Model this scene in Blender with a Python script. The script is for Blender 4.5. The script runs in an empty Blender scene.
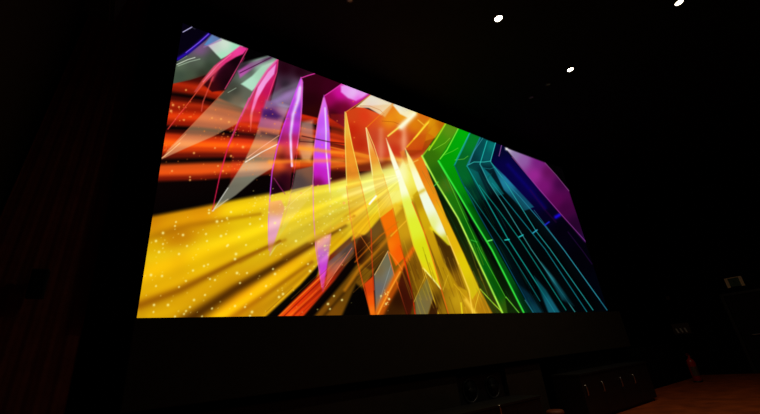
import bpy, bmesh, math, random
import numpy as np
from mathutils import Matrix, Vector

# ------------------------------------------------------------------ camera, world, lights, exposure
sc = bpy.context.scene
col = sc.collection
PI = math.pi
CAM_M = np.array([[0.81848427, -0.15029118, -0.55452328],
                  [-0.56688626, -0.36816574, -0.73694908],
                  [-0.09339953, 0.91753286, -0.38653587]])   # columns = camera axes in room (see below)
FPX = 369.814
EYE = 1.25
# rows of CAM_M are room axes seen from the camera; flip y/z rows into a right-handed room frame
R3 = CAM_M.copy()
cam = bpy.data.cameras.new('camera')
cam.sensor_width = 36.0
cam.lens = 36.0 * FPX / 760.0
cam.clip_start = 0.05
camo = bpy.data.objects.new('camera', cam)
col.objects.link(camo)
R3[1] = -CAM_M[1]*-1.0
camo.matrix_world = Matrix.Translation((0, 0, EYE)) @ Matrix([list(r) for r in R3]).to_4x4()
sc.camera = camo

w = bpy.data.worlds.new('room_air')
sc.world = w
w.use_nodes = True
w.node_tree.nodes['Background'].inputs[0].default_value = (0.0, 0.0, 0.0, 1)
w.node_tree.nodes['Background'].inputs[1].default_value = 0.0

vs = sc.view_settings
vs.view_transform = 'Standard'
vs.look = 'None'
vs.exposure = 0.0
vs.gamma = 1.0
vs.use_curve_mapping = False
LAMP_W = 18.0          # power of a lit downlight, watts
SCREEN_GAIN = 1.0

# ------------------------------------------------------------------ helpers
def s2l(c):
    c = np.asarray(c, float) / 255.0
    return np.where(c <= 0.04045, c / 12.92, ((c + 0.055) / 1.055) ** 2.4)

def mat(name, rgb, rough=0.6, metal=0.0, spec=0.5, emit=None, estr=0.0, noise=0.0, nscale=8.0, bump=0.0, bscale=60.0):
    m = bpy.data.materials.new(name)
    m.use_nodes = True
    nt = m.node_tree
    b = nt.nodes['Principled BSDF']
    c = tuple(float(v) for v in s2l(rgb))
    b.inputs['Base Color'].default_value = (*c, 1)
    b.inputs['Roughness'].default_value = rough
    b.inputs['Metallic'].default_value = metal
    b.inputs['Specular IOR Level'].default_value = spec
    if emit is not None:
        b.inputs['Emission Color'].default_value = (*[float(v) for v in s2l(emit)], 1)
        b.inputs['Emission Strength'].default_value = estr
    tc = nt.nodes.new('ShaderNodeTexCoord')
    if noise > 0:
        n = nt.nodes.new('ShaderNodeTexNoise')
        n.inputs['Scale'].default_value = nscale
        n.inputs['Detail'].default_value = 4
        nt.links.new(tc.outputs['Object'], n.inputs['Vector'])
        r = nt.nodes.new('ShaderNodeValToRGB')
        r.color_ramp.elements[0].position = 0.35
        r.color_ramp.elements[1].position = 0.7
        r.color_ramp.elements[0].color = (*[v * (1 - noise) for v in c], 1)
        r.color_ramp.elements[1].color = (*[v * (1 + noise) for v in c], 1)
        nt.links.new(n.outputs['Fac'], r.inputs['Fac'])
        nt.links.new(r.outputs['Color'], b.inputs['Base Color'])
    if bump > 0:
        n2 = nt.nodes.new('ShaderNodeTexNoise')
        n2.inputs['Scale'].default_value = bscale
        nt.links.new(tc.outputs['Object'], n2.inputs['Vector'])
        bp = nt.nodes.new('ShaderNodeBump')
        bp.inputs['Strength'].default_value = bump
        bp.inputs['Distance'].default_value = 0.01
        nt.links.new(n2.outputs['Fac'], bp.inputs['Height'])
        nt.links.new(bp.outputs['Normal'], b.inputs['Normal'])
    return m

def obj(name, bm, m, parent=None, smooth=False, kind=None):
    me = bpy.data.meshes.new(name)
    bmesh.ops.recalc_face_normals(bm, faces=bm.faces[:])
    bm.to_mesh(me)
    bm.free()
    me.materials.append(m)
    if smooth:
        for p in me.polygons: p.use_smooth = True
    o = bpy.data.objects.new(name, me)
    col.objects.link(o)
    if parent is not None: o.parent = parent
    if kind: o['kind'] = kind
    return o

def thing(name, label, cat, loc, rot=(0, 0, 0), group=None):
    o = bpy.data.objects.new(name, None)
    o.empty_display_size = 0.1
    col.objects.link(o)
    o.location = loc
    o.rotation_euler = rot
    tag(o, label, cat, group)
    return o

def tag(o, label, cat, group=None):
    o['label'] = label
    o['category'] = cat
    if group: o['group'] = group

def box(bm, x0, x1, y0, y1, z0, z1, bev=0.0, seg=2):
    r = bmesh.ops.create_cube(bm, size=1.0)
    vv = r['verts']
    for v in vv:
        v.co = Vector(((x0 + x1) / 2 + v.co.x * (x1 - x0), (y0 + y1) / 2 + v.co.y * (y1 - y0), (z0 + z1) / 2 + v.co.z * (z1 - z0)))
    if bev > 0:
        es = list({e for v in vv for e in v.link_edges})
        bmesh.ops.bevel(bm, geom=es, offset=bev, segments=seg, affect='EDGES', profile=0.7)
    return bm

def lathe(bm, prof, n=32, axis='Z', at=(0, 0, 0), closed=False):
    rings = []
    for r, h in prof:
        ring = []
        for k in range(n):
            a = 2 * PI * k / n
            p = (r * math.cos(a), r * math.sin(a), h)
            if axis == 'Y': p = (p[0], p[2], p[1])
            if axis == 'X': p = (p[2], p[0], p[1])
            ring.append(bm.verts.new((p[0] + at[0], p[1] + at[1], p[2] + at[2])))
        rings.append(ring)
    for a, b in zip(rings, rings[1:]):
        for k in range(n):
            bm.faces.new((a[k], a[(k + 1) % n], b[(k + 1) % n], b[k]))
    if closed:
        for k in range(n): bm.faces.new((rings[-1][k], rings[-1][(k + 1) % n], rings[0][(k + 1) % n], rings[0][k]))
        return bm
    if prof[0][0] > 1e-6: bm.faces.new(rings[0])
    if prof[-1][0] > 1e-6: bm.faces.new(rings[-1])
    return bm

def tube(bm, pts, r, n=10):
    pts = [Vector(p) for p in pts]
    prev = None
    first = None
    for i, p in enumerate(pts):
        d = (pts[min(i + 1, len(pts) - 1)] - pts[max(i - 1, 0)]).normalized()
        up = Vector((0, 0, 1)) if abs(d.z) < 0.9 else Vector((0, 1, 0))
        a = d.cross(up).normalized(); b = d.cross(a)
        ring = [bm.verts.new(p + a * (r * math.cos(2 * PI * k / n)) + b * (r * math.sin(2 * PI * k / n))) for k in range(n)]
        if prev:
            for k in range(n): bm.faces.new((prev[k], prev[(k + 1) % n], ring[(k + 1) % n], ring[k]))
        else: first = ring
        prev = ring
    bm.faces.new(first); bm.faces.new(prev)
    return bm

def NB(): return bmesh.new()

# ------------------------------------------------------------------ materials
M = dict(
    ceiling=mat('black_ceiling_paint', (22, 20, 15), 0.95, spec=0.1, noise=0.15, bump=0.2),
    wall=mat('dark_wall_fabric', (18, 17, 10), 0.95, spec=0.1, noise=0.15, nscale=20, bump=0.3, bscale=200),
    side=mat('dark_side_fabric', (10, 10, 9), 0.95, spec=0.05, noise=0.15, nscale=20),
    floor=mat("brown_floor", (150, 66, 18), 0.6, spec=0.25, noise=0.3, nscale=3, bump=0.2),
    mask=mat('black_masking_cloth', (5, 5, 5), 1.0, spec=0.0),
    fascia=mat('charcoal_fascia_board', (38, 33, 22), 0.8, spec=0.2, noise=0.08),
    panel=mat('dark_wood_panel', (44, 36, 26), 0.7, spec=0.2, noise=0.15, nscale=4),
    black=mat('satin_black', (16, 16, 16), 0.5, spec=0.4),
    cab=mat('black_brown_veneer', (22, 20, 17), 0.45, spec=0.4, noise=0.2, nscale=6),
    metal=mat('brushed_steel', (215, 212, 205), 0.3, metal=1.0),
    grille=mat('speaker_cloth', (14, 14, 14), 0.95, spec=0.1, bump=0.4, bscale=300),
    cone=mat('speaker_cone', (26, 28, 28), 0.5, spec=0.4),
    curtain=mat('maroon_curtain', (150, 80, 58), 0.95, spec=0.1, noise=0.15, nscale=10),
    red=mat('extinguisher_red', (160, 30, 18), 0.3, spec=0.5),
    lab=mat('cream_label', (120, 96, 74), 0.6),
    pale=mat('pale_grey_plastic', (200, 196, 188), 0.5),
    brown=mat('brown_plate', (66, 46, 36), 0.6),
    frame=mat('beige_sign_frame', (225, 200, 150), 0.5),
    green=mat('dark_green_sign', (40, 78, 40), 0.5),
    door=mat('dark_door_paint', (18, 17, 15), 0.7, spec=0.2),
    bulb=mat('warm_lamp_glass', (255, 240, 215), 0.4, emit=(255, 240, 214), estr=14.0),
    lensoff=mat('unlit_lamp_glass', (120, 115, 110), 0.35),
    orange=mat('orange_brown_vinyl', (120, 56, 24), 0.6, noise=0.1),
)

# ------------------------------------------------------------------ room shell
X0, X1, YB, YF, ZC = -1.9, 15.0, -5.0, 4.95, 6.4
bm = box(NB(), X0, X1 + .2, YB, YF + .2, -0.2, 0.0)
obj('floor', bm, M['floor'], kind='structure')
bm = box(NB(), X0, X1 + .2, YB, YF + .2, ZC, ZC + .2)
obj('ceiling', bm, M['ceiling'], kind='structure')
bm = box(NB(), X0, X1 + .2, YF, YF + .2, 0, ZC)
obj('wall_front', bm, M['mask'], kind='structure')
bm = box(NB(), X1, X1 + .2, YB, YF, 0, ZC)
obj('wall_right', bm, M['side'], kind='structure')
bm = box(NB(), X0, X1 + .2, YB - .2, YB, 0, ZC)
obj('wall_back', bm, M['side'], kind='structure')
# left wall leans in towards the top
bm = NB()
LX = lambda z: -0.81 - 0.073 * (5.41 - z)
vv = [bm.verts.new(p) for p in [(LX(0), YB, 0), (LX(0), YF, 0), (LX(ZC), YF, ZC), (LX(ZC), YB, ZC),
                                (LX(0) - .25, YB, 0), (LX(0) - .25, YF, 0), (LX(ZC) - .25, YF, ZC), (LX(ZC) - .25, YB, ZC)]]
for f in [(0, 1, 2, 3), (4, 5, 6, 7), (0, 1, 5, 4), (1, 2, 6, 5), (2, 3, 7, 6), (3, 0, 4, 7)]:
    bm.faces.new([vv[i] for i in f])
obj('wall_left', bm, M['wall'], kind='structure')

# ------------------------------------------------------------------ screen geometry
D = 4.5
SX0, SX1 = 0.05023323 * D, 2.24280535 * D
SZ0, SZ1 = 0.14151375 * D + EYE, 1.04241152 * D + EYE

# ---- the picture shown on the screen, painted as flat shapes
NU, NV = 960, 470
gu = np.linspace(0, 1, NU); gv = np.linspace(0, 1, NV)
# columns packed a little closer on the side nearest the viewer's seat
gu = gu ** 1.25
UX = SX0 + gu * (SX1 - SX0)
VZ = SZ0 + gv * (SZ1 - SZ0)
GX, GZ = np.meshgrid(UX, VZ)
pc = np.stack([GX, np.full_like(GX, D), GZ - EYE], -1) @ CAM_M     # room -> picture coordinates of the artwork
PX = 380 + FPX * pc[..., 0] / -pc[..., 2]
PY = 207 - FPX * pc[..., 1] / -pc[..., 2]
IMG = np.zeros(PX.shape + (3,))
rnd = np.random.RandomState(7)

def clipbox(x0, y0, x1, y1):
    return np.nonzero((PX >= x0) & (PX <= x1) & (PY >= y0) & (PY <= y1))

def put(idx, c, a, mode):
    if mode == 'over':
        IMG[idx] = IMG[idx] * (1 - a[:, None]) + c * a[:, None]
    elif mode == 'add':
        IMG[idx] = IMG[idx] + c * a[:, None]
    elif mode == 'mul':
        IMG[idx] = IMG[idx] * (1 - a[:, None] * (1 - c / 255.0))

def colour(c, x, y):
    """c: one colour, or [(px, py, rgb), ...] blended by inverse distance"""
    if isinstance(c, tuple): return np.broadcast_to(np.array(c, float), (len(x), 3))
    W = 0; S = 0
    for (px, py, rgb) in c:
        wgt = 1.0 / ((x - px) ** 2 + (y - py) ** 2 + 22.0) ** 1.45
        S = S + wgt[:, None] * np.array(rgb, float); W = W + wgt
    return S / W[:, None]

def poly(pts, c, a=1.0, soft=0.8, mode='over'):
    P = np.array(pts, float)
    m = soft + 1
    idx = clipbox(P[:, 0].min() - m, P[:, 1].min() - m, P[:, 0].max() + m, P[:, 1].max() + m)
    x, y = PX[idx], PY[idx]
    if not len(x): return
    ins = np.zeros(len(x), bool); dist = np.full(len(x), 1e9)
    for i in range(len(P)):
        (ax, ay), (bx, by) = P[i], P[(i + 1) % len(P)]
        cond = (ay > y) != (by > y)
        with np.errstate(divide='ignore', invalid='ignore'):
            xi = (bx - ax) * (y - ay) / (by - ay if by != ay else 1e-9) + ax
        ins ^= cond & (x < xi)
        L2 = (bx - ax) ** 2 + (by - ay) ** 2 + 1e-9
        t = np.clip(((x - ax) * (bx - ax) + (y - ay) * (by - ay)) / L2, 0, 1)
        dist = np.minimum(dist, np.hypot(x - ax - t * (bx - ax), y - ay - t * (by - ay)))
    sd = np.where(ins, dist, -dist)
    al = np.clip(0.5 + sd / (2 * soft), 0, 1); al = al * al * (3 - 2 * al)
    put(idx, colour(c, x, y), al * a, mode)

def line(pts, w, c, a=1.0, mode='over', w2=None, hard=2.0):
    """soft stroke along a polyline; w..w2 half-widths at the ends"""
    P = np.array(pts, float)
    w2 = w if w2 is None else w2
    if w <= 1.7: w, w2, a = w * .52, w2 * .52, min(1, a * 1.05)
    m = 3 * max(w, w2) + 1
    idx = clipbox(P[:, 0].min() - m, P[:, 1].min() - m, P[:, 0].max() + m, P[:, 1].max() + m)
    x, y = PX[idx], PY[idx]
    if not len(x): return
    seg = np.hypot(*(P[1:] - P[:-1]).T); cum = np.concatenate([[0], np.cumsum(seg)]) / seg.sum()
    best = np.full(len(x), 1e9); tt = np.zeros(len(x))
    for i in range(len(P) - 1):
        (ax, ay), (bx, by) = P[i], P[i + 1]
        L2 = (bx - ax) ** 2 + (by - ay) ** 2 + 1e-9
        t = np.clip(((x - ax) * (bx - ax) + (y - ay) * (by - ay)) / L2, 0, 1)
        d = np.hypot(x - ax - t * (bx - ax), y - ay - t * (by - ay))
        k = d < best
        best[k] = d[k]; tt[k] = cum[i] + t[k] * (cum[i + 1] - cum[i])
    ww = w + (w2 - w) * tt
    al = np.exp(-(best / np.maximum(ww, 0.2)) ** hard)
    put(idx, colour(c, x, y), al * a, mode)

def dot(x, y, r, c, a=1.0):
    idx = clipbox(x - 3 * r, y - 3 * r, x + 3 * r, y + 3 * r)
    if not len(idx[0]): return
    d = np.hypot(PX[idx] - x, PY[idx] - y)
    put(idx, colour(c, PX[idx], PY[idx]), np.exp(-(d / r) ** 2) * a, 'over')

def streaks(xs, rows, region=None, a=1.0):
    """rows: (list of y at each xs, rgb) from top to bottom; colours blend between neighbouring rows"""
    R = [(np.array(r[0], float), np.array(r[1], float)) for r in rows]
    idx = clipbox(xs[0] - 30, R[0][0].min(), xs[-1], R[-1][0].max() + 1) if region is None else region
    x, y = PX[idx], PY[idx]
    Y = np.stack([np.interp(x, xs, r[0]) for r in R], 0)
    C = np.stack([r[1] for r in R], 0)
    out = np.zeros((len(x), 3)); al = np.zeros(len(x))
    for i in range(len(R) - 1):
        k = (y >= Y[i]) & (y < Y[i + 1])
        t = ((y - Y[i]) / np.maximum(Y[i + 1] - Y[i], 1e-6))[k][:, None]
        t = t * t * (3 - 2 * t)
        out[k] = C[i] * (1 - t) + C[i + 1] * t; al[k] = 1
    put(idx, out, al * a, 'over')

BLK = (2, 1, 2)
poly([(120, 10), (640, 10), (640, 330), (120, 330)], (3, 2, 3))
# red and orange streaks
streaks([150, 200, 240, 300, 335, 400], [
    ([70, 72, 88, 92, 98, 118], (12, 1, 5)),
    ([76, 80, 95, 108, 112, 125], (60, 8, 8)),
    ([80, 88, 99, 116, 121, 132], (190, 44, 10)),
    ([85, 93, 103, 120, 125, 140], (150, 30, 8)),
    ([91, 98, 107, 123, 129, 146], (18, 4, 4)),
    ([95, 101, 110, 126, 132, 150], (70, 12, 6)),
    ([102, 106, 114, 128, 135, 152], (176, 44, 12)),
    ([108, 110, 118, 131, 138, 154], (150, 30, 8)),
    ([115, 118, 124, 134, 141, 156], (226, 62, 12)),
    ([122, 125, 129, 137, 143, 158], (150, 28, 8)),
    ([127, 129, 134, 140, 144, 159], (10, 4, 4)),
    ([130, 132, 136, 142, 146, 160], (60, 10, 6)),
    ([134, 138, 140, 146, 150, 162], (196, 54, 14)),
    ([143, 145, 146, 149, 152, 163], (240, 90, 14)),
    ([150, 149, 150, 152, 155, 165], (200, 60, 12)),
    ([156, 155, 155, 157, 158, 166], (96, 20, 8)),
    ([162, 160, 159, 159, 160, 167], (14, 5, 4)),
    ([168, 166, 165, 163, 162, 168], (180, 70, 20)),
    ([173, 172, 169, 165, 164, 169], (196, 72, 18)),
    ([179, 178, 175, 170, 168, 171], (110, 24, 8)),
    ([184, 182, 179, 174, 173, 174], (10, 3, 3)),
    ([230, 220, 212, 205, 195, 184], (4, 2, 2)),
])
# yellow fan
poly([(120, 223), (150, 216.5), (195, 208), (240, 199), (300, 188), (335, 181), (370, 172), (410, 158), (430, 150), (425, 210), (350, 268), (262, 322), (120, 330)],
     [(150, 222, (190, 122, 6)), (200, 212, (205, 135, 8)), (150, 245, (222, 170, 6)), (180, 238, (196, 128, 6)), (215, 240, (228, 178, 8)),
      (160, 270, (230, 172, 8)), (200, 262, (232, 180, 8)), (240, 215, (232, 190, 14)), (255, 235, (230, 190, 12)), (290, 210, (226, 198, 60)),
      (300, 230, (222, 192, 48)), (330, 200, (226, 205, 60)), (360, 185, (240, 228, 110)), (395, 175, (252, 246, 170)), (410, 180, (252, 250, 190)),
      (200, 300, (228, 166, 8)), (240, 300, (222, 150, 6)), (290, 270, (222, 160, 8)), (330, 240, (216, 168, 16)), (370, 215, (224, 190, 30))],
     soft=3.0)
line([(140, 240), (190, 225), (260, 214)], 5, (150, 92, 4), .45, w2=2)
line([(150, 258), (230, 238), (330, 206), (400, 180)], 7, (246, 208, 24), .5, w2=6)
line([(140, 305), (180, 290), (235, 262), (280, 241)], 5.5, (138, 78, 4), .75, w2=1.5)
line([(150, 316), (190, 307), (240, 279), (300, 250)], 4, (240, 180, 8), .6, w2=3)
line([(185, 322), (235, 289), (262, 274), (300, 252), (345, 225)], 8, (70, 36, 3), .88, w2=2.5)
line([(210, 326), (250, 298), (300, 266), (340, 240)], 5, (236, 176, 8), .8, w2=3)
line([(226, 322), (262, 297), (312, 262)], 4, (150, 88, 6), .6, w2=2)
line([(250, 316), (275, 298), (310, 270)], 4, (196, 136, 8), .6, w2=2)
poly([(262, 320), (276, 320), (316, 281), (321, 262), (300, 285)], BLK, .97, 1.8)
# red beam and dark gaps, lower centre
poly([(274, 320), (302, 320), (330, 292), (356, 262), (372, 238), (356, 232), (330, 255), (318, 276)],
     [(285, 312, (235, 80, 14)), (300, 300, (212, 55, 10)), (320, 280, (196, 50, 14)), (333, 266, (120, 32, 10)), (345, 255, (104, 70, 40)), (365, 240, (96, 66, 24))], 1, 1.2)
line([(282, 318), (330, 272)], 1.2, (110, 14, 6), .7)
line([(291, 318), (335, 277)], 1.5, (150, 22, 6), .6)
line([(277, 318), (322, 276)], 1.0, (250, 130, 30), .7)
line([(287, 318), (330, 278)], 1.2, (248, 110, 24), .6)
poly([(300, 320), (316, 320), (342, 290), (368, 258), (362, 244), (335, 280)], (8, 3, 2), .97, 1.5)
poly([(311, 320), (342, 320), (362, 290), (395, 240), (410, 215), (395, 210), (368, 250), (345, 280)],
     [(325, 312, (120, 74, 8)), (345, 290, (104, 68, 8)), (370, 260, (120, 84, 12)), (395, 225, (196, 150, 20))], 1, 2.2)
line([(322, 318), (352, 284), (378, 246)], 1.8, (60, 34, 4), .7)
poly([(340, 320), (371, 320), (362, 288), (356, 284)], (5, 3, 2), 1, 2.0)
# brown / gold field under the green blades
poly([(376, 320), (505, 320), (478, 272), (446, 215), (430, 190), (396, 205), (385, 250)],
     [(388, 310, (60, 30, 4)), (398, 300, (46, 18, 3)), (412, 270, (120, 80, 8)), (420, 250, (140, 98, 12)), (438, 300, (70, 44, 6)),
      (430, 285, (150, 110, 10)), (445, 300, (168, 128, 14)), (455, 285, (176, 132, 12)), (445, 250, (88, 58, 6)), (456, 300, (190, 150, 20)),
      (472, 285, (206, 170, 14)), (485, 305, (170, 118, 14)), (440, 230, (140, 96, 10)), (405, 230, (200, 150, 20)), (472, 300, (196, 140, 16))], 1, 1.2)

# --- shards of glass, upper left
poly([(183, 15), (209, 33), (196, 50), (177, 66), (170, 66)], (6, 2, 18), 1, 1.2)
poly([(176, 64), (206, 40), (211, 34.5), (247, 48), (230, 54), (212, 70), (206, 75), (190, 80), (172, 84)],
     [(180, 75, (62, 76, 62)), (180, 66, (90, 104, 84)), (200, 62, (84, 98, 80)), (212, 60, (66, 80, 66)), (190, 76, (70, 82, 64)),
      (200, 50, (122, 84, 128)), (210, 66, (50, 60, 46)), (203, 74, (48, 52, 40))])
poly([(204, 45), (212, 34.6), (221, 39), (208, 46)], [(207, 41, (84, 130, 186)), (217, 39, (98, 120, 168))], 1, 1.0)
poly([(208, 45.5), (221, 38.5), (243, 46.5), (232, 54), (221, 59), (216, 54)],
     [(216, 48, (188, 206, 190)), (225, 44, (205, 222, 204)), (236, 47, (150, 218, 178)), (222, 56, (158, 222, 182)), (212, 45, (200, 180, 200))], 1, 1)
line([(204, 47), (221, 40)], 1.6, (150, 110, 170), .6)
line([(178, 59), (190, 51), (200, 42), (209, 34)], 1.9, (46, 16, 170), .9)
line([(186, 52.5), (199, 42.5), (208.5, 34)], .9, (130, 90, 235), .9)
line([(183, 32), (192, 27)], .9, (196, 190, 240), 1)
line([(192, 27.5), (195, 29)], 1, (60, 60, 70), .6)
line([(177, 64.5), (188, 59.5), (195, 57.5)], .8, (225, 235, 215), .8)
line([(178, 66), (190, 61.5), (200, 59)], .9, (170, 190, 165), .7)
line([(177, 62), (187, 56)], .7, (150, 175, 120), .7)
poly([(172, 85), (206, 74), (200, 85), (190, 90), (172, 93)], (110, 22, 8), .25, 2.5)
# pink shard, first
poly([(247, 48.5), (236, 51), (222, 62), (210, 74), (203, 84), (212, 92), (224, 90), (232, 78), (241, 60)],
     [(225, 72, (34, 4, 16)), (236, 60, (20, 2, 10)), (210, 85, (60, 8, 14)), (228, 82, (26, 3, 12)), (219, 66, (90, 14, 50))], .95, 1)
poly([(247.5, 48.5), (240, 45.8), (228, 55), (214, 66), (202, 80), (194, 92), (197, 92), (206, 82), (217, 71), (226, 63), (236, 57), (243, 54)],
     [(244, 49, (226, 46, 140)), (238, 50, (238, 70, 150)), (226, 60, (216, 50, 120)), (212, 72, (214, 84, 110)), (200, 86, (190, 70, 60))], 1, 1)
line([(231, 54.5), (219, 64), (210, 74), (203, 82)], .8, (250, 130, 170), .7)
line([(205, 81), (190, 101), (178, 116), (168, 129)], .9, (232, 84, 60), .85)
line([(168, 129), (178, 117), (186, 107)], 1.1, (225, 40, 60), .4)
line([(213, 77), (207, 92), (203, 102), (201.5, 111)], 1.4, (220, 84, 70), .75, w2=1.1)
line([(218, 68), (212, 80)], 1.8, (210, 60, 90), .6)
line([(247.5, 49), (240, 63), (232, 77), (225, 89)], 1.0, (216, 60, 120), .95)
line([(244, 58), (235, 76), (228, 87)], 1.5, (150, 24, 80), .6)
# grey shard with pale green top, second
poly([(224, 92), (234, 84), (256, 92), (250, 104), (240, 122), (214, 136), (184, 149), (162, 159), (168, 150), (205, 111)],
     [(205, 120, (214, 168, 124)), (240, 108, (190, 160, 120)), (175, 150, (214, 170, 130)), (230, 110, (206, 160, 116))], .58, .8)
poly([(240, 63), (269, 55.5), (278, 59), (266, 80), (254, 98), (249, 110), (232, 104), (218, 98), (225, 90), (234, 76)],
     [(226, 95, (70, 74, 62)), (234, 90, (56, 60, 52)), (248, 96, (92, 98, 86)), (236, 102, (120, 108, 88)), (245, 78, (110, 126, 112)),
      (262, 66, (150, 184, 162)), (243, 66, (50, 40, 50)), (247, 108, (150, 140, 116))], .96, 1.6)
poly([(241, 84), (252, 76), (262, 66), (277, 60), (267, 78), (252, 91)], [(248, 82, (176, 226, 196)), (262, 72, (160, 208, 176)), (272, 63, (184, 200, 188))], .95, 1.2)
poly([(238, 71), (250, 63), (270, 56), (274, 58), (255, 67), (240, 78)], [(242, 72, (196, 84, 180)), (258, 63, (140, 100, 140)), (268, 58, (80, 50, 80))], .8, 1.5)
line([(240, 73), (256, 65), (271, 57.5)], 1.1, (70, 12, 60), .8)
line([(228, 92.5), (236, 88)], .8, (170, 190, 165), .6)
line([(170, 149), (180, 140), (186, 134)], .7, (250, 160, 110), .7)
line([(162, 158), (172, 150), (180, 143)], .9, (250, 190, 140), .8)
line([(167, 151), (200, 117), (224, 91)], .6, (230, 110, 70), .6)
# pink shard, second
poly([(278, 59), (268, 69), (258, 84), (250, 100), (243, 114), (240, 122), (262, 122), (268, 104), (274, 85), (278, 66)],
     [(276, 64, (220, 40, 140)), (264, 82, (222, 34, 116)), (255, 100, (232, 40, 100)), (262, 100, (216, 28, 74)), (250, 116, (226, 60, 60)), (268, 92, (206, 20, 100))], .9, 2.2)
poly([(243, 114), (262, 112), (252, 146), (243, 165), (230, 186), (232, 150)], (200, 40, 30), .28, 1.5)
poly([(276, 64), (268, 72), (258, 87), (254, 99), (250, 115), (250.5, 131), (253, 112), (258, 98), (266, 84), (274, 74)],
     [(272, 70, (236, 150, 215)), (260, 90, (245, 160, 225)), (254, 102, (250, 130, 190)), (251, 122, (244, 110, 100))], .95, .9)
line([(277, 60), (266, 72), (256, 87), (248, 102), (240, 119)], 1.2, (236, 90, 160), .9)
line([(278, 60), (277, 72), (270, 92), (264, 110), (258, 128)], 1.1, (244, 70, 120), .8, w2=.7)
line([(241, 117), (234, 134), (227, 150), (220, 175), (212.5, 210)], 1.3, (214, 30, 80), .9, w2=.9)
line([(249, 98), (238, 122), (228, 146)], 1.0, (238, 80, 150), .8)
# dark maroon upper band
poly([(279, 60), (300, 67), (343, 83), (325, 97), (303, 80), (290, 108), (270, 105), (276, 82)],
     [(285, 68, (38, 2, 18)), (300, 72, (34, 1, 16)), (320, 84, (58, 2, 24)), (285, 85, (40, 30, 40)), (278, 98, (100, 96, 112)), (288, 97, (140, 110, 150)), (276, 88, (90, 50, 80)), (296, 84, (90, 70, 90)), (330, 90, (60, 2, 26))], 1, 1)
poly([(302, 79), (315, 73.5), (343, 83), (325, 96), (318, 118), (302, 114)], [(310, 85, (52, 2, 20)), (310, 100, (40, 2, 12)), (330, 88, (60, 1, 26)), (312, 112, (48, 6, 6))], 1, 1)
line([(272, 104), (285, 97), (296, 91)], 4, (156, 122, 180), .75)
line([(270, 98), (282, 90), (298, 84)], 2.5, (110, 104, 118), .5)
# third shard, grey violet to teal grey
poly([(262, 118), (282, 122), (272, 168), (256, 178), (236, 195), (212, 211.5), (226, 190), (244, 162), (254, 140)],
     [(265, 130, (210, 150, 130)), (256, 150, (190, 160, 120)), (250, 172, (176, 180, 156)), (225, 200, (168, 170, 150)), (270, 150, (214, 160, 120))], .62, .9)
poly([(266, 100), (284, 104), (290, 106), (280, 130), (258, 127)],
     [(268, 106, (140, 110, 150)), (284, 106, (170, 150, 180)), (270, 113, (76, 30, 120)), (268, 122, (176, 96, 130)), (277, 126, (190, 110, 130))], .85, 2)
poly([(262, 109), (272, 109), (281, 116), (277, 119), (262, 116)], (66, 24, 100), .7, 2.6)
line([(262, 133), (280, 137)], 1.9, (84, 56, 60), .7)
line([(279, 135.5), (262, 147), (247, 158)], .9, (236, 160, 130), .85)
line([(278, 144), (262, 152), (245.5, 162)], 1.0, (240, 214, 196), .9)
line([(213, 211), (222, 197), (228, 188)], .8, (220, 220, 210), .8)
line([(212, 211), (228, 199)], .7, (220, 200, 170), .7)
# purple shard, first
poly([(301, 77), (291, 104), (284, 123), (278, 142), (272, 172), (270, 195), (290, 190), (292, 168), (297, 148), (300, 128), (302, 104), (303, 82)],
     [(299, 90, (214, 110, 240)), (294, 108, (190, 70, 220)), (286, 125, (196, 44, 160)), (280, 140, (160, 24, 110)), (292, 140, (200, 30, 100)), (278, 148, (226, 110, 40)), (290, 150, (220, 80, 60)),
      (282, 158, (60, 10, 8)), (294, 128, (180, 60, 220)), (290, 160, (110, 20, 30)), (280, 165, (216, 90, 30)), (284, 178, (44, 2, 22)), (278, 186, (20, 1, 12)), (300, 110, (130, 60, 200))], 1, .9)
line([(300, 88), (298, 100), (293, 115), (290.5, 135), (291, 150), (292, 166)], 2.1, (234, 200, 255), .95, w2=1.0)
line([(300.5, 80), (291, 105), (283, 128), (277, 148), (272, 172), (270, 196), (268.5, 222), (269, 250)], 1.2, (206, 70, 236), .9, w2=.8)
line([(302, 80), (302, 104), (300, 128), (297, 148)], .9, (240, 110, 230), .8)
line([(302, 80), (300, 130), (296, 160), (290, 200), (281, 228)], .7, (216, 70, 120), .5)
poly([(269, 202), (281, 200), (285, 208), (280, 226), (270, 256), (268, 240)], [(275, 208, (236, 160, 90)), (274, 222, (228, 170, 196)), (273, 235, (222, 150, 200)), (270, 250, (230, 150, 120))], .9, 1.2)
line([(274, 178), (280, 187), (285, 194)], .8, (160, 50, 110), .8)
line([(301, 78), (308, 75.5), (315, 73.5)], .9, (232, 60, 170), .95)
# light grey shard between the purple blades
poly([(301, 122), (313, 120), (314, 150), (310, 162), (302, 160), (298, 148)], [(308, 130, (190, 150, 140)), (303, 140, (200, 110, 80)), (310, 150, (236, 190, 130))], .7, 2.5)
poly([(296, 170), (313, 166), (313, 186), (291, 193)], [(300, 182, (84, 70, 70)), (308, 172, (130, 90, 70))], .95, 1.2)
line([(300, 141.5), (315, 142.5)], 1.0, (60, 10, 20), .7)
poly([(291, 190), (313, 185), (308, 200), (290, 221), (276, 242), (271, 254), (281, 226)],
     [(290, 205, (236, 200, 100)), (300, 196, (240, 210, 90)), (280, 235, (214, 200, 90))], .55, 1.0)
line([(313, 186), (298, 197), (284, 210)], .7, (250, 220, 130), .6)
line([(270, 255), (276, 246), (281, 243)], 1.3, (230, 216, 130), .7)
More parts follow.
